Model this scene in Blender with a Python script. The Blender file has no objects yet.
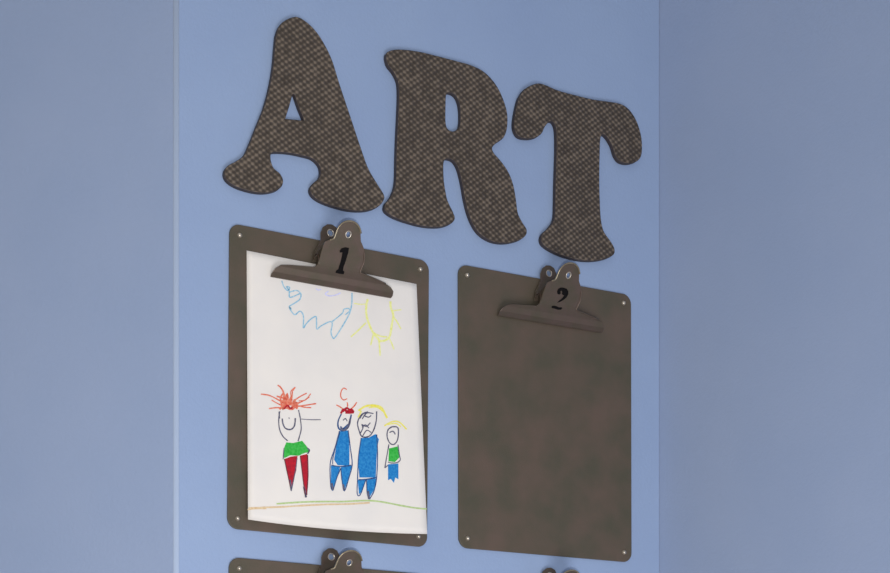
import bpy, bmesh, math, random
from mathutils import Vector
from mathutils.geometry import delaunay_2d_cdt
random.seed(4)
S = bpy.context.scene
COL = S.collection

# ------------------------------------------------------------------ camera
F = 1600.0                       # focal length in pixels of the 890 px wide frame
TH = math.atan(F / 2990.0)       # the wall with the boards recedes to the right
HY = 812.0                       # eye level, below the frame
D = 1.585                        # distance from the eye to the wall
ZC = 1.22                        # eye height
cam_d = bpy.data.cameras.new('camera'); cam = bpy.data.objects.new('camera', cam_d); COL.objects.link(cam)
cam.location = (0, -D, ZC); cam.rotation_euler = (math.pi / 2, 0, -TH)
cam_d.sensor_width = 36; cam_d.lens = F / 890 * 36; cam_d.shift_y = (HY - 286.5) / 890
cam_d.clip_start = 0.02
S.camera = cam

# ------------------------------------------------------------------ light
w = bpy.data.worlds.new('world'); S.world = w; w.use_nodes = True
w.node_tree.nodes['Background'].inputs[0].default_value = (0.93, 0.96, 1.0, 1)
w.node_tree.nodes['Background'].inputs[1].default_value = 0.47
def area(name, loc, target, size, power, col):
    l = bpy.data.lights.new(name, 'AREA'); l.shape = 'DISK'; l.size = size; l.energy = power; l.color = col
    o = bpy.data.objects.new(name, l); COL.objects.link(o); o.location = loc
    o.rotation_euler = (Vector(target) - Vector(loc)).to_track_quat('-Z', 'Y').to_euler()
    return o
area('flash', (0.02, -D - 0.02, ZC - 0.10), (0.28, 0, ZC + 0.20), 0.05, 14.0, (1.0, 0.985, 0.96))
area('low_fill_light', (0.50, -1.8, 0.36), (0.50, 0, ZC + 0.1), 0.9, 24, (0.97, 0.98, 1.0))  # added fill set low, brightens the wall towards the bottom
S.view_settings.view_transform = 'Standard'; S.view_settings.look = 'None'
S.view_settings.exposure = 0.0; S.view_settings.gamma = 1.0; S.view_settings.use_curve_mapping = False

# ------------------------------------------------------------------ helpers
def at(px, py, off=0.0):
    """where the sight line of a point of the photograph meets the plane `off` metres in front of the wall"""
    u = (px - 445.0) / F; v = (HY - py) / F
    dx = math.sin(TH) + u * math.cos(TH); dy = math.cos(TH) - u * math.sin(TH)
    t = (D - off) / dy
    return Vector((dx * t, -off, ZC + v * t))
def srgb(r, g, b):
    f = lambda c: (c / 255 / 12.92) if c / 255 <= 0.04045 else ((c / 255 + 0.055) / 1.055) ** 2.4
    return (f(r), f(g), f(b), 1)
def mat(name, col, rough=0.6, metal=0.0, var=None, vscale=30, bump=0.0, bscale=200, detail=3, stretch=None, spec=None):
    m = bpy.data.materials.new(name); m.use_nodes = True
    nt = m.node_tree; b = nt.nodes['Principled BSDF']
    b.inputs['Base Color'].default_value = col; b.inputs['Roughness'].default_value = rough; b.inputs['Metallic'].default_value = metal
    if spec is not None: b.inputs['Specular IOR Level'].default_value = spec
    tc = nt.nodes.new('ShaderNodeTexCoord'); src = tc.outputs['Object']
    if stretch:
        mp = nt.nodes.new('ShaderNodeMapping'); mp.inputs['Scale'].default_value = stretch
        nt.links.new(src, mp.inputs[0]); src = mp.outputs[0]
    if var:
        n = nt.nodes.new('ShaderNodeTexNoise'); n.inputs['Scale'].default_value = vscale; n.inputs['Detail'].default_value = detail
        nt.links.new(src, n.inputs['Vector'])
        r = nt.nodes.new('ShaderNodeValToRGB'); r.color_ramp.elements[0].position = 0.33; r.color_ramp.elements[1].position = 0.67
        r.color_ramp.elements[0].color = col; r.color_ramp.elements[1].color = var
        nt.links.new(n.outputs['Fac'], r.inputs[0]); nt.links.new(r.outputs[0], b.inputs['Base Color'])
    if bump:
        n = nt.nodes.new('ShaderNodeTexNoise'); n.inputs['Scale'].default_value = bscale; n.inputs['Detail'].default_value = 2
        nt.links.new(tc.outputs['Object'], n.inputs['Vector'])
        bp = nt.nodes.new('ShaderNodeBump'); bp.inputs['Strength'].default_value = bump; bp.inputs['Distance'].default_value = 0.001
        nt.links.new(n.outputs['Fac'], bp.inputs['Height']); nt.links.new(bp.outputs[0], b.inputs['Normal'])
    return m
def link(name, bm, mats, parent=None, smooth=False):
    me = bpy.data.meshes.new(name); bmesh.ops.recalc_face_normals(bm, faces=bm.faces[:]) if not bm.faces else None
    bm.to_mesh(me); bm.free()
    for m in (mats if isinstance(mats, (list, tuple)) else [mats]): me.materials.append(m)
    if smooth:
        for p in me.polygons: p.use_smooth = True
    o = bpy.data.objects.new(name, me); COL.objects.link(o)
    if parent: o.parent = parent
    return o
def tag(o, label, cat=None, group=None, kind=None):
    if label: o['label'] = label
    if cat: o['category'] = cat
    if group: o['group'] = group
    if kind: o['kind'] = kind
    return o
def empty(name, loc):
    o = bpy.data.objects.new(name, None); COL.objects.link(o); o.location = loc; o.empty_display_size = 0.02
    return o
def smooth_loop(pts, n=5):
    out = []; N = len(pts)
    for i in range(N):
        p0, p1, p2, p3 = (Vector(pts[(i + k - 1) % N][:2]) for k in range(4))
        for j in range(n):
            t = j / n
            out.append(0.5 * ((2 * p1) + (-p0 + p2) * t + (2 * p0 - 5 * p1 + 4 * p2 - p3) * t * t + (-p0 + 3 * p1 - 3 * p2 + p3) * t ** 3))
    return out
def circle(c, r, n=20): return [Vector((c[0] + r * math.cos(2 * math.pi * i / n), c[1] + r * math.sin(2 * math.pi * i / n))) for i in range(n)]
def inside(p, poly):
    c = False; n = len(poly)
    for i in range(n):
        a, b = poly[i], poly[i - 1]
        if (a[1] > p[1]) != (b[1] > p[1]) and p[0] < (b[0] - a[0]) * (p[1] - a[1]) / (b[1] - a[1]) + a[0]: c = not c
    return c
def sheet(outer, holes, fn, thick, step, mi=0, bm=None):
    """a bent sheet: outline and holes in 2D, fn(x, z, side) gives the 3D point of front (0) and back (1)"""
    bm = bm or bmesh.new()
    vs, loops = [], []
    for lp in [outer] + holes:
        a = len(vs); vs += [Vector(p[:2]) for p in lp]; loops.append(list(range(a, len(vs))))
    x0 = min(p[0] for p in outer); x1 = max(p[0] for p in outer); z0 = min(p[1] for p in outer); z1 = max(p[1] for p in outer)
    if step:
        x = x0 + step / 2
        while x < x1:
            z = z0 + step / 2
            while z < z1:
                if inside((x, z), outer) and not any(inside((x, z), h) for h in holes):
                    if min((Vector((x, z)) - q).length for q in vs[:sum(len(l) for l in loops)]) > step * .35: vs.append(Vector((x, z)))
                z += step
            x += step
    edges = [(l[i], l[(i + 1) % len(l)]) for l in loops for i in range(len(l))]
    V, E, FF, *_ = delaunay_2d_cdt(vs, edges, [], 0, 1e-7)
    keep = []
    for f in FF:
        c = sum((V[i] for i in f), Vector((0, 0))) / len(f)
        if inside(c, outer) and not any(inside(c, h) for h in holes): keep.append(f)
    fr = [bm.verts.new(fn(v[0], v[1], 0)) for v in V]
    faces = []
    if thick:
        bk = [bm.verts.new(fn(v[0], v[1], 1)) for v in V]
        cnt = {}
        for f in keep:
            for i in range(len(f)):
                e = (f[i], f[(i + 1) % len(f)]); cnt[e] = 1
        for f in keep:
            faces.append(bm.faces.new([bk[i] for i in reversed(f)]))
        for (a, b) in cnt:
            if (b, a) not in cnt: faces.append(bm.faces.new((fr[b], fr[a], bk[a], bk[b])))
    for f in keep: faces.append(bm.faces.new([fr[i] for i in f]))
    for f in faces: f.material_index = mi
    loose = [v for v in bm.verts if not v.link_faces]
    bmesh.ops.delete(bm, geom=loose, context='VERTS')
    bmesh.ops.recalc_face_normals(bm, faces=bm.faces[:])
    return bm
def edge_bevel(o, wd, seg=3):
    m = o.modifiers.new('bevel', 'BEVEL'); m.width = wd; m.segments = seg; m.limit_method = 'ANGLE'; m.angle_limit = math.radians(50)

# ------------------------------------------------------------------ materials
BLUE = srgb(137, 156, 190); BLUE2 = srgb(141, 160, 193)
M_wall = mat('blue_paint', BLUE, 0.55, var=BLUE2, vscale=7, bump=0.25, bscale=260, spec=0.35)
M_side = mat('side_wall_grey_blue', srgb(140, 156, 187), 0.55, var=srgb(144, 159, 189), vscale=7, bump=0.25, bscale=260, spec=0.35)  # slightly greyer blue than the back wall
M_bead = mat('blue_gloss_highlight', srgb(163, 179, 206), 0.34, spec=1.0)  # corner highlight put into the colour, lighter than the wall blue
M_floor = mat('floor_boards', srgb(150, 128, 100), 0.5, var=srgb(128, 104, 78), vscale=6, stretch=(1, 9, 1))
M_ceil = mat('ceiling_paint', srgb(225, 225, 222), 0.8, bump=0.2)
M_base = mat('white_gloss', srgb(230, 230, 228), 0.4)
M_board = mat('dark_bronze_board', srgb(78, 74, 61), 0.55, 0.15, var=srgb(95, 80, 70), vscale=22, bump=0.15, bscale=700, detail=6, spec=0.4)
M_clip = mat('bronzed_steel', srgb(84, 76, 62), 0.42, 0.45, var=srgb(94, 78, 70), vscale=60, bump=0.1, bscale=600)
M_spring = mat('rusty_spring', srgb(84, 60, 46), 0.5, 0.5, var=srgb(60, 48, 42), vscale=90)
M_rivet = mat('nickel', srgb(205, 195, 180), 0.3, 0.7, var=srgb(180, 170, 158), vscale=200)
M_ink = mat('black_ink', srgb(13, 12, 13), 0.8, var=srgb(18, 16, 17), vscale=300, spec=0.1)
M_rim_hi = mat('rim_highlight_bronze', srgb(150, 138, 116), 0.35, 0.6, var=srgb(110, 98, 80), vscale=150)  # lighter bronze: highlight on the clip edges put into the colour
M_paper = mat('paper', srgb(226, 220, 214), 0.85, var=srgb(220, 215, 211), vscale=18, bump=0.1, bscale=90, spec=0.15)

def letter_material():
    m = bpy.data.materials.new('embossed_bronze'); m.use_nodes = True
    nt = m.node_tree; N = nt.nodes; L = nt.links; b = N['Principled BSDF']
    tc = N.new('ShaderNodeTexCoord'); sp = N.new('ShaderNodeSeparateXYZ'); L.new(tc.outputs['Object'], sp.inputs[0])
    def mth(op, a, b_):
        n = N.new('ShaderNodeMath'); n.operation = op
        for i, q in enumerate((a, b_)):
            if q is None: continue
            if isinstance(q, (int, float)): n.inputs[i].default_value = q
            else: L.new(q, n.inputs[i])
        return n.outputs[0]
    k1 = 2 * math.pi / 0.0084; k2 = 2 * math.pi / 0.0066
    xs = mth('MULTIPLY', sp.outputs['X'], k1); zs = mth('MULTIPLY', sp.outputs['Z'], k2)
    c1 = mth('COSINE', mth('ADD', xs, zs), None); c2 = mth('COSINE', mth('SUBTRACT', xs, zs), None)
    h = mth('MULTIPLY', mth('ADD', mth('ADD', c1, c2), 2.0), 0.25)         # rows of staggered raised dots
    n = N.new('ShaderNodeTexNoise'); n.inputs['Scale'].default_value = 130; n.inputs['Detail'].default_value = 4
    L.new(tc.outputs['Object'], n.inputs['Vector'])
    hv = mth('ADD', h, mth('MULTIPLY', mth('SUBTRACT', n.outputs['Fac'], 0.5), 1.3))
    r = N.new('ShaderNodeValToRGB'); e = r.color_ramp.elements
    e[0].position = 0.18; e[0].color = srgb(62, 53, 45); e[1].position = 1.05; e[1].color = srgb(122, 108, 94)  # sparkle put into the colour: raised dots lighter, gaps darker
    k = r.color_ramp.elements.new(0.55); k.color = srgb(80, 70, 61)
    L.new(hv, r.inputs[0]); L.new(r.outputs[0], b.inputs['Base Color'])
    bp = N.new('ShaderNodeBump'); bp.inputs['Strength'].default_value = 0.6; bp.inputs['Distance'].default_value = 0.0012
    L.new(hv, bp.inputs['Height']); L.new(bp.outputs[0], b.inputs['Normal'])
    b.inputs['Roughness'].default_value = 0.45; b.inputs['Metallic'].default_value = 0.2
    return m
M_letter = letter_material()
M_edge = mat('letter_edge', srgb(52, 44, 46), 0.6, var=srgb(60, 52, 52), vscale=80)

# ------------------------------------------------------------------ the setting
def wall_slab(name, a, b, nrm, z0=0.0, z1=2.62, th=0.10, m=None):
    """a wall from a to b (plan), thickened away from the room"""
    bm = bmesh.new(); a = Vector(a); b = Vector(b); n = Vector(nrm).normalized() * th
    q = [a, b, b - n, a - n]
    lo = [bm.verts.new((p.x, p.y, z0)) for p in q]; hi = [bm.verts.new((p.x, p.y, z1)) for p in q]
    bm.faces.new(lo); bm.faces.new(hi)
    for i in range(4): bm.faces.new((lo[i], lo[(i + 1) % 4], hi[(i + 1) % 4], hi[i]))
    bmesh.ops.recalc_face_normals(bm, faces=bm.faces[:])
    o = link(name, bm, m or M_wall); o['kind'] = 'structure'; return o
XL = at(176, 400).x; XR = at(659, 300).x
ANG = math.radians(45); RB = 0.008
# the left edge of the wall is a rounded outside corner; beyond it the wall turns back by 45 degrees
tl = RB * math.tan(ANG / 2)
cA = Vector((XL + tl, 0)); dirL = Vector((-math.cos(ANG), math.sin(ANG))); cB = Vector((XL, 0)) + dirL * tl
wall_slab('wall_back', cA, (XR, 0), (0, -1))
nL = Vector((-math.sin(ANG), -math.cos(ANG)))
wall_slab('wall_left', cB, cB + dirL * 1.6, nL, m=M_side)
WR = math.radians(17)            # the right wall meets the back wall at a little more than a right angle
wall_slab('wall_right', (XR - 0.1 * math.tan(WR), 0.1), (XR + 3.5 * math.tan(WR), -3.4), (-math.cos(WR), -math.sin(WR)), m=M_side)
bm = bmesh.new(); ctr = Vector((cA.x, RB)); prof = [ctr + RB * Vector((-math.sin(ANG * i / 10), -math.cos(ANG * i / 10))) for i in range(11)]
prof.append(ctr + Vector((0, 0.004)))
lo = [bm.verts.new((p.x, p.y, 0)) for p in prof]; hi = [bm.verts.new((p.x, p.y, 2.62)) for p in prof]
for i in range(len(prof)):
    j = (i + 1) % len(prof); f = bm.faces.new((lo[i], lo[j], hi[j], hi[i])); f.smooth = i < 10
bm.faces.new(lo); bm.faces.new(hi); bmesh.ops.recalc_face_normals(bm, faces=bm.faces[:])
o = link('trim_1', bm, M_bead); o['kind'] = 'structure'
def slab(name, x0, x1, y0, y1, z0, z1, m):
    bm = bmesh.new(); bmesh.ops.create_cube(bm, size=1)
    for v in bm.verts: v.co = Vector((x0 if v.co.x < 0 else x1, y0 if v.co.y < 0 else y1, z0 if v.co.z < 0 else z1))
    o = link(name, bm, m); o['kind'] = 'structure'; return o
slab('floor', -3.2, XR + 1.2, -3.4, 1.6, -0.1, 0, M_floor)
slab('ceiling', -3.2, XR + 1.2, -3.4, 1.6, 2.62, 2.7, M_ceil)
slab('baseboard_back', XL + tl + 0.001, XR - 0.013, -0.013, -0.0005, 0.0, 0.10, M_base)

# ------------------------------------------------------------------ the letters A, R, T
def crop(pts, ox, oy, s): return [(ox + x / s, oy + y / s) for x, y in pts]
A_out = crop([(215,22),(245,35),(275,65),(300,105),(318,145),(335,200),(355,260),(375,320),(395,380),(415,435),(440,478),(458,508),(455,525),(440,540),(410,550),(370,550),(325,540),(285,525),(262,508),(256,490),(265,475),(280,462),(285,445),(280,425),(262,408),(235,400),(200,393),(165,391),(150,395),(150,415),(158,435),(175,450),(183,468),(178,485),(160,497),(130,502),(95,498),(55,485),(30,468),(22,448),(30,430),(55,415),(75,400),(90,370),(110,320),(130,270),(145,215),(155,160),(160,105),(165,65),(180,38)], 215, 10, 2.728)
A_in = crop([(211,234),(214,236),(225,268),(238,300),(236,304),(213,302),(191,300),(190,297),(200,265),(208,236)], 215, 10, 2.728)
R_out = crop([(40,45),(50,33),(80,29),(130,35),(180,47),(230,60),(275,73),(310,92),(340,125),(360,165),(371,205),(370,245),(360,270),(340,285),(330,297),(335,312),(355,335),(375,365),(388,400),(395,440),(400,475),(412,500),(424,520),(420,537),(400,550),(365,557),(330,552),(300,535),(280,510),(265,475),(255,435),(248,395),(238,355),(225,333),(208,327),(198,335),(197,365),(200,400),(208,440),(222,470),(228,490),(215,505),(185,513),(145,511),(100,500),(60,485),(38,468),(38,450),(50,435),(62,410),(67,380),(68,330),(70,270),(73,210),(75,150),(72,115),(60,90),(45,70)], 370, 40, 2.729)
R_in = crop([(205,152),(214,147),(230,155),(240,177),(243,210),(240,240),(225,252),(210,247),(203,228),(203,180)], 370, 40, 2.729)
T_out = crop([(75,40),(105,28),(130,33),(165,48),(215,62),(270,75),(320,82),(355,90),(380,110),(400,145),(412,190),(412,235),(400,255),(375,263),(350,258),(335,240),(325,210),(310,185),(298,178),(291,190),(289,240),(288,300),(289,360),(292,420),(300,460),(320,490),(332,512),(330,530),(305,543),(265,549),(220,545),(170,530),(130,508),(117,490),(120,470),(140,450),(155,425),(158,380),(159,320),(161,260),(162,200),(160,160),(152,141),(140,141),(128,155),(118,175),(100,187),(75,190),(50,183),(38,160),(38,130),(48,80),(60,55)], 500, 75, 2.94)
LT = 0.0065
def letter(outer, holes, label, sm_in=True):
    """thick cut-out letter lying flat on the wall, with a softly rounded rim"""
    W = lambda pts: [(at(x, y, LT / 2).x, at(x, y, LT / 2).z) for x, y in pts]
    O = W(outer); cx = sum(p[0] for p in O) / len(O); cz = min(p[1] for p in O)
    cu = bpy.data.curves.new('letter', 'CURVE'); cu.dimensions = '2D'; cu.fill_mode = 'BOTH'
    for lp, sm in [(smooth_loop(O, 5), 1)] + [(smooth_loop(W(h), 4), 1) for h in holes]:
        sp = cu.splines.new('POLY'); sp.points.add(len(lp) - 1); sp.use_cyclic_u = True
        for i, p in enumerate(lp): sp.points[i].co = (p[0] - cx, p[1] - cz, 0, 1)
    bev = 0.0009
    cu.extrude = LT / 2 - bev; cu.bevel_depth = bev; cu.bevel_resolution = 2; cu.offset = -bev
    t = bpy.data.objects.new('tmp', cu); COL.objects.link(t)
    dg = bpy.context.evaluated_depsgraph_get(); me = bpy.data.meshes.new_from_object(t.evaluated_get(dg))
    bpy.data.objects.remove(t); bpy.data.curves.remove(cu)
    for v in me.vertices: x, y, z = v.co; v.co = (x, -z, y)
    bm = bmesh.new(); bm.from_mesh(me); bmesh.ops.remove_doubles(bm, verts=bm.verts[:], dist=1e-6); bmesh.ops.recalc_face_normals(bm, faces=bm.faces[:])
    for f in bm.faces: f.material_index = 0 if abs(f.normal.y) > 0.95 else 1
    o = link('wall_letter', bm, [M_letter, M_edge]); o.location = (cx, -LT / 2 - 0.0002, cz)
    return tag(o, label, 'letter', 'letters spelling ART on the wall')
letter(A_out, [A_in], 'embossed dark bronze letter A, leftmost and topmost of three, above the clipboard numbered 1')
letter(R_out, [R_in], 'embossed dark bronze letter R on the blue wall between the A and the T')
letter(T_out, [], 'embossed dark bronze letter T on the blue wall above the clipboard numbered 2')

# ------------------------------------------------------------------ clipboards
BT = 0.0032                                    # board thickness
BW, BH = 0.0, 0.0
def board_frame(tlp, trp, blp, brp):
    P = [at(x, y, BT) for x, y in (tlp, trp, blp, brp)]
    wd = ((P[1] - P[0]).length + (P[3] - P[2]).length) / 2; ht = ((P[0] - P[2]).length + (P[1] - P[3]).length) / 2
    c = sum(P, Vector()) / 4
    rot = (math.atan2((P[1] - P[0]).z, (P[1] - P[0]).x) + math.atan2((P[3] - P[2]).z, (P[3] - P[2]).x)) / 2
    return wd, ht, c, rot
f1 = board_frame((229.3, 222.2), (428, 261.0), (229.3, 528.5), (428, 547))
f2 = board_frame((458.4, 263.5), (632.2, 295.0), (458.4, 547.5), (632.2, 562.5))
print('BOARDS', f1, f2)
BW = (f1[0] + f2[0]) / 2; BH = (f1[1] + f2[1]) / 2
# clip section: distance in front of the wall for a height h above the lower jaw edge
def clip_off(h):
    pts = [(-.01, .0062), (0, .0064), (.004, .0108), (.009, .0140), (.014, .0150), (.020, .0170), (.030, .0235), (.040, .0305), (.050, .037), (.060, .043), (.075, .050)]
    for (a, p), (b, q) in zip(pts, pts[1:]):
        if h <= b: return p + (q - p) * max(0, (h - a)) / (b - a)
    return pts[-1][1]
def back_off(h): return 0.0135 - 0.0075 * min(1, max(0, h) / 0.05) if h < .05 else 0.006
def to_local(px, py, o, offn):
    off = 0.015
    for _ in range(25):
        p = at(px, py, off); off = 0.5 * off + 0.5 * offn(p.z - o.z)
    return (p.x - o.x, p.z - o.z)
O1 = at(331.5, 287.6, 0.0055)
Lf = lambda pts, o=O1: [to_local(x, y, o, clip_off) for x, y in pts]
Lb = lambda pts, o=O1: [to_local(x, y, o, back_off) for x, y in pts]
jl = to_local(271, 277.2, O1, clip_off); jr = to_local(391.5, 299.3, O1, clip_off)
fl = [(270.8,277.2),(272.2,273),(275.5,268.5),(281,265.3),(290,265.2),(303,266.2),(314,267),(317.5,265),(320,257),(323,246),(325,241.5),(329,240),(333,238.6),(335.2,233),(337.5,227.5),(342,222.8),(348,220.8),(354,222.2),(358.4,227),(360.2,233),(360.6,241),(363,246.5),(364.6,252),(364.2,262),(361.5,269),(361,272.5),(366,274.8),(376,279),(386,283.5),(391,287),(393.4,291),(392.8,295),(391.2,299.3)]
front = Lf(fl)
# straighten the lower jaw edge, keep the traced outline above it
front = [(x, max(z, 0.0)) for x, z in front]
front[0] = (front[0][0], 0.0); front[-1] = (front[-1][0], 0.0)
fr_hole = circle(to_local(348.2, 234.3, O1, clip_off), 0.0031, 14)
bl = [(313,262),(314.5,252),(318,245),(320.6,239),(320.4,232.5),(322.5,227.2),(327,224.2),(331.5,224.4),(336,227.4),(338.6,233),(339,240),(344,246),(349,254),(351,268)]
back = Lb(bl)
bk_hole = circle(to_local(330.2, 232.8, O1, back_off), 0.0038, 14)

def dens(pts, step):
    out = []
    for i in range(len(pts)):
        a = Vector(pts[i]); b = Vector(pts[(i + 1) % len(pts)]); k = max(1, int((b - a).length / step))
        out += [a.lerp(b, j / k) for j in range(k)]
    return out
PL = 0.0016
eyelets = []
def bm_v(_, x, y, z): return (x, y, z)
def plate(name, outer, holes, offn, parent):
    fn = lambda x, z, s: (x, -(offn(z) - (PL if s else 0)) , z)
    bm = sheet(dens(outer, .0025), holes, fn, PL, 0.0028)
    for f in bm.faces:
        if abs(f.normal.y) < .3 and abs(f.normal.z) < .8 and f.calc_center_median().z > .018: f.material_index = 1     # highlight put into the colour of the sheared side edges
    o = link(name, bm, [M_clip, M_rim_hi], parent)
    for hc in holes:
        cc = sum((Vector(p[:2]) for p in hc), Vector((0, 0))) / len(hc); R0 = (Vector(hc[0]) - cc).length; r0 = .0007; rings = []
        sl = (offn(cc[1] + .003) - offn(cc[1] - .003)) / .006
        for i in range(20):
            a = i * math.pi / 10; ring = []
            for q in range(6):
                b = q * math.pi / 3; rr = R0 - .0001 + r0 * math.cos(b); x = cc[0] + rr * math.cos(a); z = cc[1] + rr * math.sin(a)
                ring.append(bm_v(rings, x, -(offn(cc[1]) + sl * (z - cc[1]) - PL / 2 + (PL / 2 + .0002) * (1 if math.sin(b) > 0.1 else -1 if math.sin(b) < -0.1 else 0)), z))
            rings.append(ring)
        bm = bmesh.new(); vr = [[bm.verts.new(p) for p in ring] for ring in rings]
        for i in range(20):
            for q in range(6): bm.faces.new((vr[i][q], vr[i][(q + 1) % 6], vr[(i + 1) % 20][(q + 1) % 6], vr[(i + 1) % 20][q]))
        bmesh.ops.recalc_face_normals(bm, faces=bm.faces[:])
        eyelets.append(link('eyelet', bm, M_rivet, o, True))
    return o
def smooth_open(pts, n=4):
    q = [pts[0]] + list(pts) + [pts[-1]]; out = []
    for i in range(1, len(q) - 2):
        p0, p1, p2, p3 = (Vector(q[i + d]) for d in (-1, 0, 1, 2))
        for j in range(n):
            t = j / n; out.append(0.5 * ((2 * p1) + (-p0 + p2) * t + (2 * p0 - 5 * p1 + 4 * p2 - p3) * t * t + (-p0 + 3 * p1 - 3 * p2 + p3) * t ** 3))
    return out + [Vector(pts[-1])]
def front_outline():
    body = front
    return body
def build_clip(parent, org, num=None):
    c = plate('clip', front_outline(), [fr_hole], clip_off, parent)
    c.location = org
    # rolled rims that stiffen the front plate at both sides, left highlight put into the colour
    for idx, mm in ((range(11, 20), M_rim_hi), (range(22, 29), M_clip)):
        path = smooth_open([front[i] for i in idx]); ins = .0006 if mm is M_rim_hi else -.0006
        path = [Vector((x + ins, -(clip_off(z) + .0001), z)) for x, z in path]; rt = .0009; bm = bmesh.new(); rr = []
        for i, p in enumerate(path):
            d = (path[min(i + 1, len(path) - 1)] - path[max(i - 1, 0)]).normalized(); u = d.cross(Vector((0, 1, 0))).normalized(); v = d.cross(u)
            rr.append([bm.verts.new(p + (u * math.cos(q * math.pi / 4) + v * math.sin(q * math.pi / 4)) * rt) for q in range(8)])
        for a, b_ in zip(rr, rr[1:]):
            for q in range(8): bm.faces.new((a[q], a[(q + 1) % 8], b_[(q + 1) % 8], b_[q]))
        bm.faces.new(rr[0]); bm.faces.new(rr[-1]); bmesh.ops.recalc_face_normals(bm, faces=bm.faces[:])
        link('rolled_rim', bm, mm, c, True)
    b = plate('rear_handle', back, [bk_hole], back_off, c)
    # spring barrel between the two plates
    bm = bmesh.new()
    xs0 = min(p[0] for p in back) + .001; xs1 = max(p[0] for p in front if p[1] > .03) - .003; n = 150; turns = 13; R = .0042; r = .0006; seg = 6
    rings = []
    for i in range(n + 1):
        t = i / n; a = 2 * math.pi * turns * t; x = xs0 + (xs1 - xs0) * t
        ce = Vector((x, -0.0140 + R * math.cos(a), 0.0255 + R * math.sin(a))); rad = Vector((0, math.cos(a), math.sin(a)))
        rings.append([bm.verts.new(ce + rad * r * math.cos(q * 2 * math.pi / seg) + Vector((1, 0, 0)) * r * math.sin(q * 2 * math.pi / seg)) for q in range(seg)])
    for i in range(n):
        for q in range(seg): bm.faces.new((rings[i][q], rings[i][(q + 1) % seg], rings[i + 1][(q + 1) % seg], rings[i + 1][q]))
    for rr in (rings[0], rings[-1]): bm.faces.new(rr)
    bmesh.ops.recalc_face_normals(bm, faces=bm.faces[:])
    link('spring', bm, M_spring, c, True)
    # cheeks folded back from the body towards the board, they carry the spring pin
    for sx in (0, 1):
        bm = bmesh.new(); z0, z1 = 0.016, 0.036; hs = [z0 + (z1 - z0) * i / 6 for i in range(7)]
        rows = []
        for h in hs:
            e = [p[0] for p in outline_x(h)]; x = (min(e) + .0006) if sx == 0 else (max(e) - .0006 - .0012)
            yf = -clip_off(h) + PL; yb = min(-0.0095, -clip_off(h) + PL + .018 * math.sin(math.pi * (h - z0 + .001) / (z1 - z0 + .002)))
            yb = max(yb, yf + .0008)
            rows.append([bm.verts.new(v) for v in ((x, yf, h), (x, yb, h), (x + .0012, yb, h), (x + .0012, yf, h))])
        for a, b_ in zip(rows, rows[1:]):
            for q in range(4): bm.faces.new((a[q], a[(q + 1) % 4], b_[(q + 1) % 4], b_[q]))
        bm.faces.new(rows[0]); bm.faces.new(rows[-1]); bmesh.ops.recalc_face_normals(bm, faces=bm.faces[:])
        link('cheek', bm, M_clip, c)
    if num:
        bm = bmesh.new()
        for poly in num:
            fn = lambda x, z, s: (x, -(clip_off(z) + .0004), z)
            sheet(dens(poly, .0015), [], fn, 0, 0.0025, bm=bm)
        nmb = link('numeral', bm, M_ink, c); nmb['label'] = 'black printed number'
    return c
def outline_x(h):
    pts = []; o = front_outline()
    for i in range(len(o)):
        a, b = o[i], o[(i + 1) % len(o)]
        if (a[1] > h) != (b[1] > h): t = (h - a[1]) / (b[1] - a[1]); pts.append((a[0] + (b[0] - a[0]) * t, h))
    return pts
def build_board(parent, m=M_board):
    r = 0.0115; o = []
    for cx, cz, a0 in ((BW/2-r, BH/2-r, 0), (-BW/2+r, BH/2-r, 90), (-BW/2+r, -BH/2+r, 180), (BW/2-r, -BH/2+r, 270)):
        for k in range(9):
            a = math.radians(a0 + 90 * k / 8); o.append((cx + r * math.cos(a), cz + r * math.sin(a)))
    bm = bmesh.new(); f_ = [bm.verts.new((x, -BT + .0004, z)) for x, z in o]; b_ = [bm.verts.new((x, -0.0002, z)) for x, z in o]
    bm.faces.new(f_); bm.faces.new(b_)
    for i in range(len(o)): bm.faces.new((f_[i], f_[(i + 1) % len(o)], b_[(i + 1) % len(o)], b_[i]))
    bmesh.ops.recalc_face_normals(bm, faces=bm.faces[:])
    ob = link('backing_board', bm, m, parent); edge_bevel(ob, .0008, 2)
    for sx in (-1, 1):
        for sz in (-1, 1):
            bm = bmesh.new(); prof = [(0, .0026), (.0011, .0024), (.0021, .0016), (.0027, .0004), (.0028, -.0008)]; n = 14; rings = []
            for rr, hh in prof[1:]: rings.append([bm.verts.new((rr * math.cos(2*math.pi*k/n), -hh, rr * math.sin(2*math.pi*k/n))) for k in range(n)])
            top = bm.verts.new((0, -.0026, 0))
            for k in range(n): bm.faces.new((top, rings[0][k], rings[0][(k + 1) % n]))
            for a, b2 in zip(rings, rings[1:]):
                for k in range(n): bm.faces.new((a[k], b2[k], b2[(k + 1) % n], a[(k + 1) % n]))
            bm.faces.new(rings[-1]); bmesh.ops.recalc_face_normals(bm, faces=bm.faces[:])
            s = link('screw', bm, M_rivet, parent, True); s['label'] = 'small shiny screw head'
            s.location = (sx * (BW/2 - .0112), -BT + .0004, sz * (BH/2 - .0112))
    return ob

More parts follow.
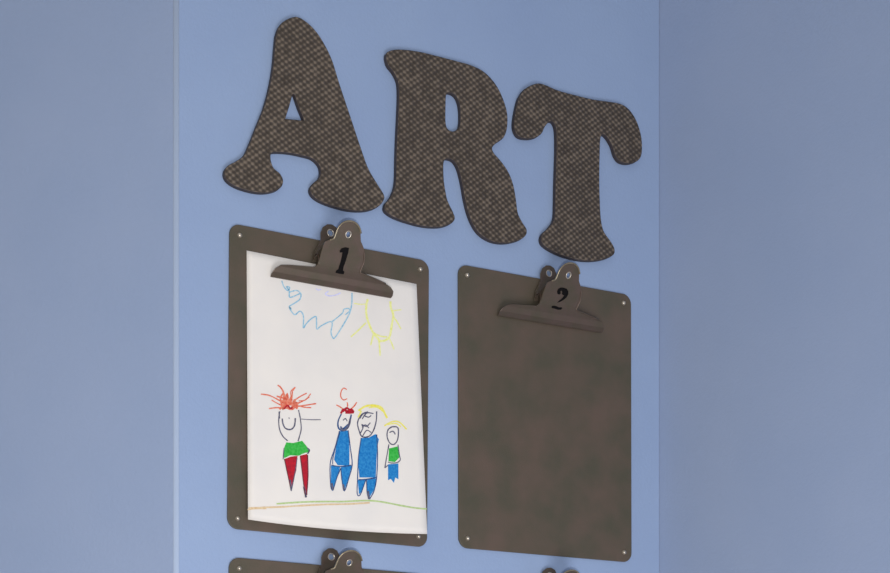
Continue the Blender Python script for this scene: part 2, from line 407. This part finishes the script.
def clipboard(center, rot, org, label, num=None):
    root = empty('clipboard', (center.x, 0, center.z)); root.rotation_euler = (0, -rot, 0)
    build_board(root)
    c, s = math.cos(-rot), math.sin(-rot); d = Vector((org.x - center.x, 0, org.z - center.z))
    build_clip(root, Vector((d.x * c - d.z * s, 0, d.x * s + d.z * c)), num)
    tag(root, label, 'clipboard', 'clipboards hung on the blue wall')
    return root
k1 = 6.357
one = Lf(crop([(484,212),(508,205),(532,210),(527,240),(512,292),(498,330),(494,352),(504,362),(498,377),(470,374),(446,368),(452,352),(464,345),(478,300),(486,262),(490,238),(474,240),(472,226)], 265, 215, k1))
clipboard(f1[2], f1[3], O1, 'dark bronze clipboard numbered 1, holding a child\'s drawing, under the letter A', [one])
O2 = at(550.3, 324.3, 0.0055)
k2_ = 7.417
two_a = Lf(crop([(497,232),(505,214),(522,205),(545,206),(568,214),(580,232),(580,256),(566,280),(545,297),(520,311),(498,318),(505,308),(525,292),(541,276),(549,262),(540,262),(531,252),(535,238),(530,228),(522,234),(524,250),(512,258),(498,250)], 490, 260, k2_), O2)
two_b = Lf(crop([(455,345),(470,339),(490,342),(512,352),(530,352),(536,358),(526,369),(502,370),(478,362),(456,356)], 490, 260, k2_), O2)
clipboard(f2[2], f2[3], O2, 'empty dark bronze clipboard numbered 2, under the letter T', [two_a, two_b])
c3 = f1[2].copy(); c3.z += (at(232, 560.5).z - at(232, 225.2).z) ; c3.x -= .0005; c3.z += .0020
O3 = O1.copy(); O3.z += at(348, 551.0, .045).z - at(348, 220.8, .045).z; O3.x += .001
clipboard(c3, f1[3], O3, 'dark bronze clipboard cut off at the photo\'s bottom, directly below the one numbered 1')
c4 = f2[2].copy(); c4.z += c3.z - f1[2].z - .004
O4 = O2.copy(); O4.z += at(568, 570.3, .045).z - at(568, 262.5, .045).z; O4.x += .001
clipboard(c4, 0.0, O4, 'clipboard with only its clip tips showing at the photo\'s bottom, below the one numbered 2')

# ------------------------------------------------------------------ the child's drawing
TLp, TRp, BLp, BRp = (246.6, 250.5), (416.5, 284.0), (248.0, 519.5), (427.2, 534.0)
def paper_off(s, t):
    return 0.0040 + 0.0055 * max(0, t) ** 2 * (1 - 0.1 * s) + 0.0050 * max(0, t) ** 2 * s ** 2
def pap(s, t, lift=0.0):
    a = Vector(TLp).lerp(Vector(TRp), s); b = Vector(BLp).lerp(Vector(BRp), s); q = a.lerp(b, t) + Vector((0, 3.0 * 4 * s * (1 - s) * max(0, t) ** 4))
    return at(q.x, q.y, paper_off(s, t) + lift)
def st(px, py):
    t = (py - 250) / 260; s = .5
    for _ in range(12):
        le = TLp[0] + (BLp[0] - TLp[0]) * t; re = TRp[0] + (BRp[0] - TRp[0]) * t; s = (px - le) / (re - le)
        tp = TLp[1] + (TRp[1] - TLp[1]) * s; bt = BLp[1] + (BRp[1] - BLp[1]) * s; t = (py - 12 * s * (1 - s) * max(0, t) ** 4 - tp) / (bt - tp)
    return s, t
PO = pap(0.5, 0.0)
bm = bmesh.new(); NX, NZ = 26, 36; th = 0.00025
g = [[[bm.verts.new(pap(i / NX, j / NZ, -l) - PO) for i in range(NX + 1)] for j in range(NZ + 1)] for l in (0, th)]
for l in (0, 1):
    for j in range(NZ):
        for i in range(NX): bm.faces.new((g[l][j][i], g[l][j][i+1], g[l][j+1][i+1], g[l][j+1][i]))
for j in range(NZ):
    for i in (0, NX): bm.faces.new((g[0][j][i], g[0][j+1][i], g[1][j+1][i], g[1][j][i]))
for i in range(NX):
    for j in (0, NZ): bm.faces.new((g[0][j][i], g[0][j][i+1], g[1][j][i+1], g[1][j][i]))
bmesh.ops.recalc_face_normals(bm, faces=bm.faces[:])
paper = link('paper_drawing', bm, M_paper, None, True); paper.location = PO
tag(paper, 'white sheet with a child\'s drawing of four people, held by the clip numbered 1', 'drawing')

def crayon(name, col, col2=None):
    return mat(name, srgb(*col), 0.8, var=srgb(*(col2 or [min(255, c + 22) for c in col])), vscale=420, detail=5, spec=0.1)
C = dict(blue=crayon('felt_blue', (24, 108, 178), (52, 136, 196)), lblue=crayon('felt_light_blue', (118, 172, 202), (168, 204, 220)), yellow=crayon('felt_yellow', (222, 224, 128), (232, 232, 170)),
         yel2=crayon('felt_gold', (226, 214, 72), (230, 224, 130)), violet=crayon('felt_violet', (190, 190, 225)), red=crayon('felt_red', (186, 34, 48), (150, 34, 48)), orange=crayon('felt_orange', (205, 84, 62), (226, 140, 116)),
         green=crayon('felt_green', (44, 160, 58), (72, 182, 82)), dark=crayon('felt_dark', (66, 66, 88), (108, 108, 128)), navy=crayon('felt_navy', (38, 62, 110), (60, 92, 140)), brown=crayon('felt_brown', (206, 176, 140), (218, 196, 160)),
         grass=crayon('felt_grass', (160, 186, 120), (186, 204, 150)), maroon=crayon('felt_maroon', (96, 34, 48), (120, 60, 70)))
names = list(C); mats_all = [C[k] for k in names]
def mark(name, strokes, fills=(), label=None):
    """one drawn motif: felt-pen strokes (colour, width px, points) and filled patches (colour, points) lying on the sheet"""
    bm = bmesh.new(); used = []
    def idx(c):
        if c not in used: used.append(c)
        return used.index(c)
    k = 0
    P = lambda x, y, l: pap(*st(x, y), lift=l) - PO
    for col, pts in fills:
        k += 1; l = .00012 + .00001 * k
        sheet(dens(pts, 1.6), [], lambda x, z, s: P(x, z, l), 0, 2.5, mi=idx(col), bm=bm)
    for col, wd, pts in strokes:
        k += 1; l = .0002 + .000008 * k; mi = idx(col)
        if len(pts) > 2:
            q = [pts[0]] + list(pts) + [pts[-1]]; line = []
            for i in range(1, len(q) - 2):
                p0, p1, p2, p3 = (Vector(q[i + d]) for d in (-1, 0, 1, 2))
                for j in range(4):
                    t = j / 4; line.append(0.5 * ((2 * p1) + (-p0 + p2) * t + (2 * p0 - 5 * p1 + 4 * p2 - p3) * t * t + (-p0 + 3 * p1 - 3 * p2 + p3) * t ** 3))
            line.append(Vector(pts[-1]))
        else: line = [Vector(pts[0]).lerp(Vector(pts[1]), i / 4) for i in range(5)]
        prev = None
        for i, p in enumerate(line):
            d = (line[min(i + 1, len(line) - 1)] - line[max(i - 1, 0)])
            if d.length < 1e-6: continue
            d.normalize(); n = Vector((-d.y, d.x)) * wd * 0.62 * (0.85 + .3 * random.random())
            a, b = bm.verts.new(P(*(p + n), l)), bm.verts.new(P(*(p - n), l))
            if prev: f = bm.faces.new((prev[0], prev[1], b, a)); f.material_index = mi
            prev = (a, b)
    bm.normal_update()
    for f in bm.faces:
        if f.normal.y > 0: f.normal_flip()
    o = link(name, bm, [C[u] for u in used], paper)
    if label: o['label'] = label
    return o
c2 = lambda p: crop(p, 270, 270, 6.357)
mark('drawn_cloud', [('lblue', 1.0, c2([(75,68),(88,105),(112,130),(126,112),(105,106),(122,132),(124,172),(150,168),(195,150),(190,185),(158,210),(122,232),(138,248),(122,236),(140,268),(160,284),(188,262),(206,275),(214,305),(212,368),(228,345),(262,310),(292,296),(296,330),(298,376),(325,355),(382,328),(396,345),(388,395),(400,432),(414,428),(450,375),(498,292),(514,250),(521,200),(521,145)])),
     ('lblue', .9, c2([(392,330),(425,305),(462,272),(470,250),(500,245),(505,262),(478,285)])), ('lblue', .9, c2([(126,140),(170,130),(196,150)])),
     ('violet', .9, c2([(292,118),(308,128),(325,122)])), ('violet', 1.0, c2([(372,135),(352,152),(378,165),(420,158),(450,145)]))], label='light blue scalloped cloud outline')
mark('drawn_sun', [('yellow', 1.7, c2([(622,185),(612,230),(614,290),(632,350),(656,398),(690,440),(700,455)])), ('yellow', 1.7, c2([(700,452),(735,446),(762,418),(774,350),(784,285),(768,240),(766,200)])),
     ('yellow', 1.1, c2([(610,335),(560,385),(515,425)])), ('yellow', 1.3, c2([(692,440),(697,490),(700,545)])), ('yellow', 1.1, c2([(756,430),(775,470),(788,505)])),
     ('yellow', 1.1, c2([(782,295),(808,330),(832,375)])), ('yellow', .9, c2([(772,262),(805,256),(835,252)])), ('yellow', .8, c2([(612,216),(575,218),(535,212)])), ('yellow', 1.2, c2([(660,400),(650,440),(640,478)])), ('yellow', 1.2, c2([(656,398),(700,420),(745,425)]))], label='pale yellow sun with rays')
p1 = lambda p: crop(p, 250, 380, 4.41)
mark('drawn_figure', [('orange', 1.0, p1([(165,112),(120,85),(85,68),(48,62)])), ('orange', 1.0, p1([(160,110),(150,70),(140,40),(122,22)])), ('orange', 1.0, p1([(175,112),(185,75),(188,50),(200,32)])),
     ('orange', .9, p1([(180,108),(210,80),(250,58)])), ('orange', .9, p1([(185,112),(230,95),(262,75)])), ('orange', 1.1, p1([(180,120),(240,112),(292,104)])), ('orange', .9, p1([(200,110),(240,120),(270,122)])),
     ('orange', 1.0, p1([(160,125),(120,122),(84,126)])), ('orange', .9, p1([(150,118),(115,100),(95,88)])), ('orange', 1.7, p1([(130,130),(150,105),(140,92),(170,118),(160,88),(190,112),(205,96),(188,128),(160,122),(142,128),(178,104),(210,126)])),
     ('orange', 1.4, p1([(118,72),(150,82),(138,100),(172,92),(152,80),(180,100),(150,112)])), ('red', 1.4, p1([(150,128),(165,112),(180,126),(195,108)])), ('orange', 1.5, p1([(140,112),(135,78),(150,60),(150,95),(165,60),(168,100),(185,70),(180,110),(200,85),(190,118),(215,100)])), ('orange', .9, p1([(130,25),(148,50),(152,80)])), ('orange', .9, p1([(200,32),(180,52),(186,90)])), ('orange', .8, p1([(215,92),(245,88),(268,60)])), ('dark', 1.0, p1([(128,140),(130,170)])), ('dark', 1.2, p1([(252,300),(262,310),(254,326)])),
     ('dark', .9, p1([(132,138),(127,170),(130,215),(145,248),(166,268)])), ('dark', .9, p1([(214,132),(222,170),(226,215),(218,250),(212,270)])),
     ('dark', 1.1, p1([(142,170),(146,195),(158,214),(180,218),(196,202),(200,168)])), ('dark', .7, p1([(172,165),(173,172)])), ('dark', .6, p1([(226,172),(265,175),(312,175)])),
     ('dark', .7, p1([(150,300),(146,350)])), ('dark', .7, p1([(208,345),(200,400),(182,490)])), ('dark', 1.5, p1([(176,440),(182,488)])), ('dark', 1.7, p1([(238,470),(247,518)])), ('maroon', .8, p1([(152,348),(165,410),(178,470)])), ('maroon', .9, p1([(254,330),(256,420),(250,508)])), ('maroon', .8, p1([(222,335),(232,420),(243,505)]))],
     [('green', p1([(160,275),(190,278),(230,268),(258,302),(262,318),(240,322),(215,334),(178,332),(150,345),(146,318),(152,295)])), ('red', p1([(152,348),(180,338),(210,334),(204,400),(190,448),(180,485),(166,420)])), ('red', p1([(220,334),(252,326),(256,400),(252,500),(246,512),(232,440)]))], label='drawn figure with spiky red hair, green top and red legs')
p2 = lambda p: crop(p, 320, 380, 4.41)
mark('drawn_figure', [('orange', .9, p2([(118,42),(104,36),(93,52),(92,74),(104,88),(120,82)])), ('orange', 1.0, p2([(102,128),(88,118),(72,110)])), ('orange', 1.0, p2([(118,126),(122,112),(120,98)])), ('orange', 1.1, p2([(134,130),(150,116),(162,98)])),
     ('red', 1.9, p2([(92,148),(104,130),(120,138),(136,130),(146,142),(112,144)])), ('navy', 1.2, p2([(94,150),(80,182),(82,212),(102,224),(126,205),(138,152)])), ('dark', .8, p2([(102,178),(112,170),(120,182)])), ('navy', 1.3, p2([(90,205),(102,215),(124,196)])),
     ('navy', .8, p2([(86,225),(66,300),(45,370),(48,470),(58,488)])), ('navy', .8, p2([(124,222),(134,300),(142,372),(128,430),(108,490),(98,450),(92,390)])), ('navy', 1.0, p2([(50,376),(90,382),(138,376)])), ('navy', .8, p2([(58,485),(75,430),(92,388)])), ('dark', 1.6, p2([(52,455),(57,484)])), ('dark', 1.5, p2([(102,460),(108,486)])), ('red', 1.6, p2([(100,140),(118,124),(138,138)])), ('dark', 1.5, p2([(90,212),(108,222),(126,200),(134,170)])), ('navy', .7, p2([(88,230),(60,330),(56,372)]))],
     [('blue', p2([(86,226),(125,222),(130,300),(130,378),(78,376),(62,352),(72,290)])), ('blue', p2([(48,378),(90,382),(72,440),(58,482),(48,468)])), ('blue', p2([(92,385),(140,378),(126,432),(108,486),(98,462)]))], label='drawn figure in blue with short red crown of hair')
mark('drawn_figure', [('yel2', 1.6, p2([(170,136),(200,116),(240,112),(272,124),(296,168)])), ('yel2', 1.0, p2([(215,122),(250,120),(280,140)])), ('dark', 1.0, p2([(212,140),(184,152),(166,186),(172,222),(186,250),(216,248),(236,222),(248,180),(250,138)])),
     ('dark', .9, p2([(186,172),(206,146),(236,148)])), ('dark', .9, p2([(186,210),(200,198),(216,212)])), ('dark', .9, p2([(196,158),(214,164),(226,156)])), ('navy', .8, p2([(182,255),(170,340),(166,430),(164,500),(176,508),(192,470),(204,440),(208,500),(216,526)])), ('navy', .8, p2([(250,240),(254,330),(250,430),(238,490),(218,526)])), ('navy', 1.0, p2([(170,440),(205,438),(252,430)])), ('dark', 1.6, p2([(212,490),(216,524)])), ('dark', .9, p2([(176,238),(190,210),(184,196),(205,205),(222,188)])), ('dark', .8, p2([(188,248),(206,222),(226,232)])), ('dark', .8, p2([(176,170),(190,150),(215,144)])), ('yel2', 1.1, p2([(182,136),(176,150),(168,165)]))],
     [('blue', p2([(182,256),(215,254),(245,238),(260,262),(252,300),(250,340),(246,430),(174,430),(168,370)])), ('blue', p2([(166,440),(203,438),(188,485),(172,505)])), ('blue', p2([(207,438),(250,434),(238,485),(216,522),(209,485)]))], label='drawn figure in blue with yellow hair, tallest of the group')
mark('drawn_figure', [('yel2', 1.1, p2([(284,202),(318,184),(350,186),(382,218)])), ('yel2', .9, p2([(300,196),(335,192),(356,206)])), ('dark', 1.0, p2([(318,206),(300,220),(296,250),(308,278),(326,284),(342,264),(346,225),(340,208),(318,206)])), ('dark', .9, p2([(306,232),(322,226),(332,240)])),
     ('dark', .9, p2([(304,284),(294,340),(286,388)])), ('dark', .8, p2([(344,285),(350,330),(354,352),(340,364),(316,366),(300,362)])), ('dark', .8, p2([(286,388),(300,376)]))],
     [('green', p2([(304,302),(345,292),(350,342),(330,362),(302,358)])), ('blue', p2([(300,372),(346,368),(346,438),(332,430),(326,454),(312,436),(300,442)]))], label='smallest drawn figure, green top and yellow hair')
p3 = lambda p: crop(p, 235, 480, 4.45)
mark('drawn_ground_line', [('brown', 1.3, p3([(60,125),(130,122),(200,120),(300,114),(400,109),(500,107),(600,101)])), ('grass', 1.3, p3([(185,106),(300,98),(400,96),(480,96),(560,92),(620,93),(680,102),(740,114),(800,124),(853,129)])), ('brown', .8, p3([(55,132),(95,128),(140,128)]))], label='thin green and brown ground line')
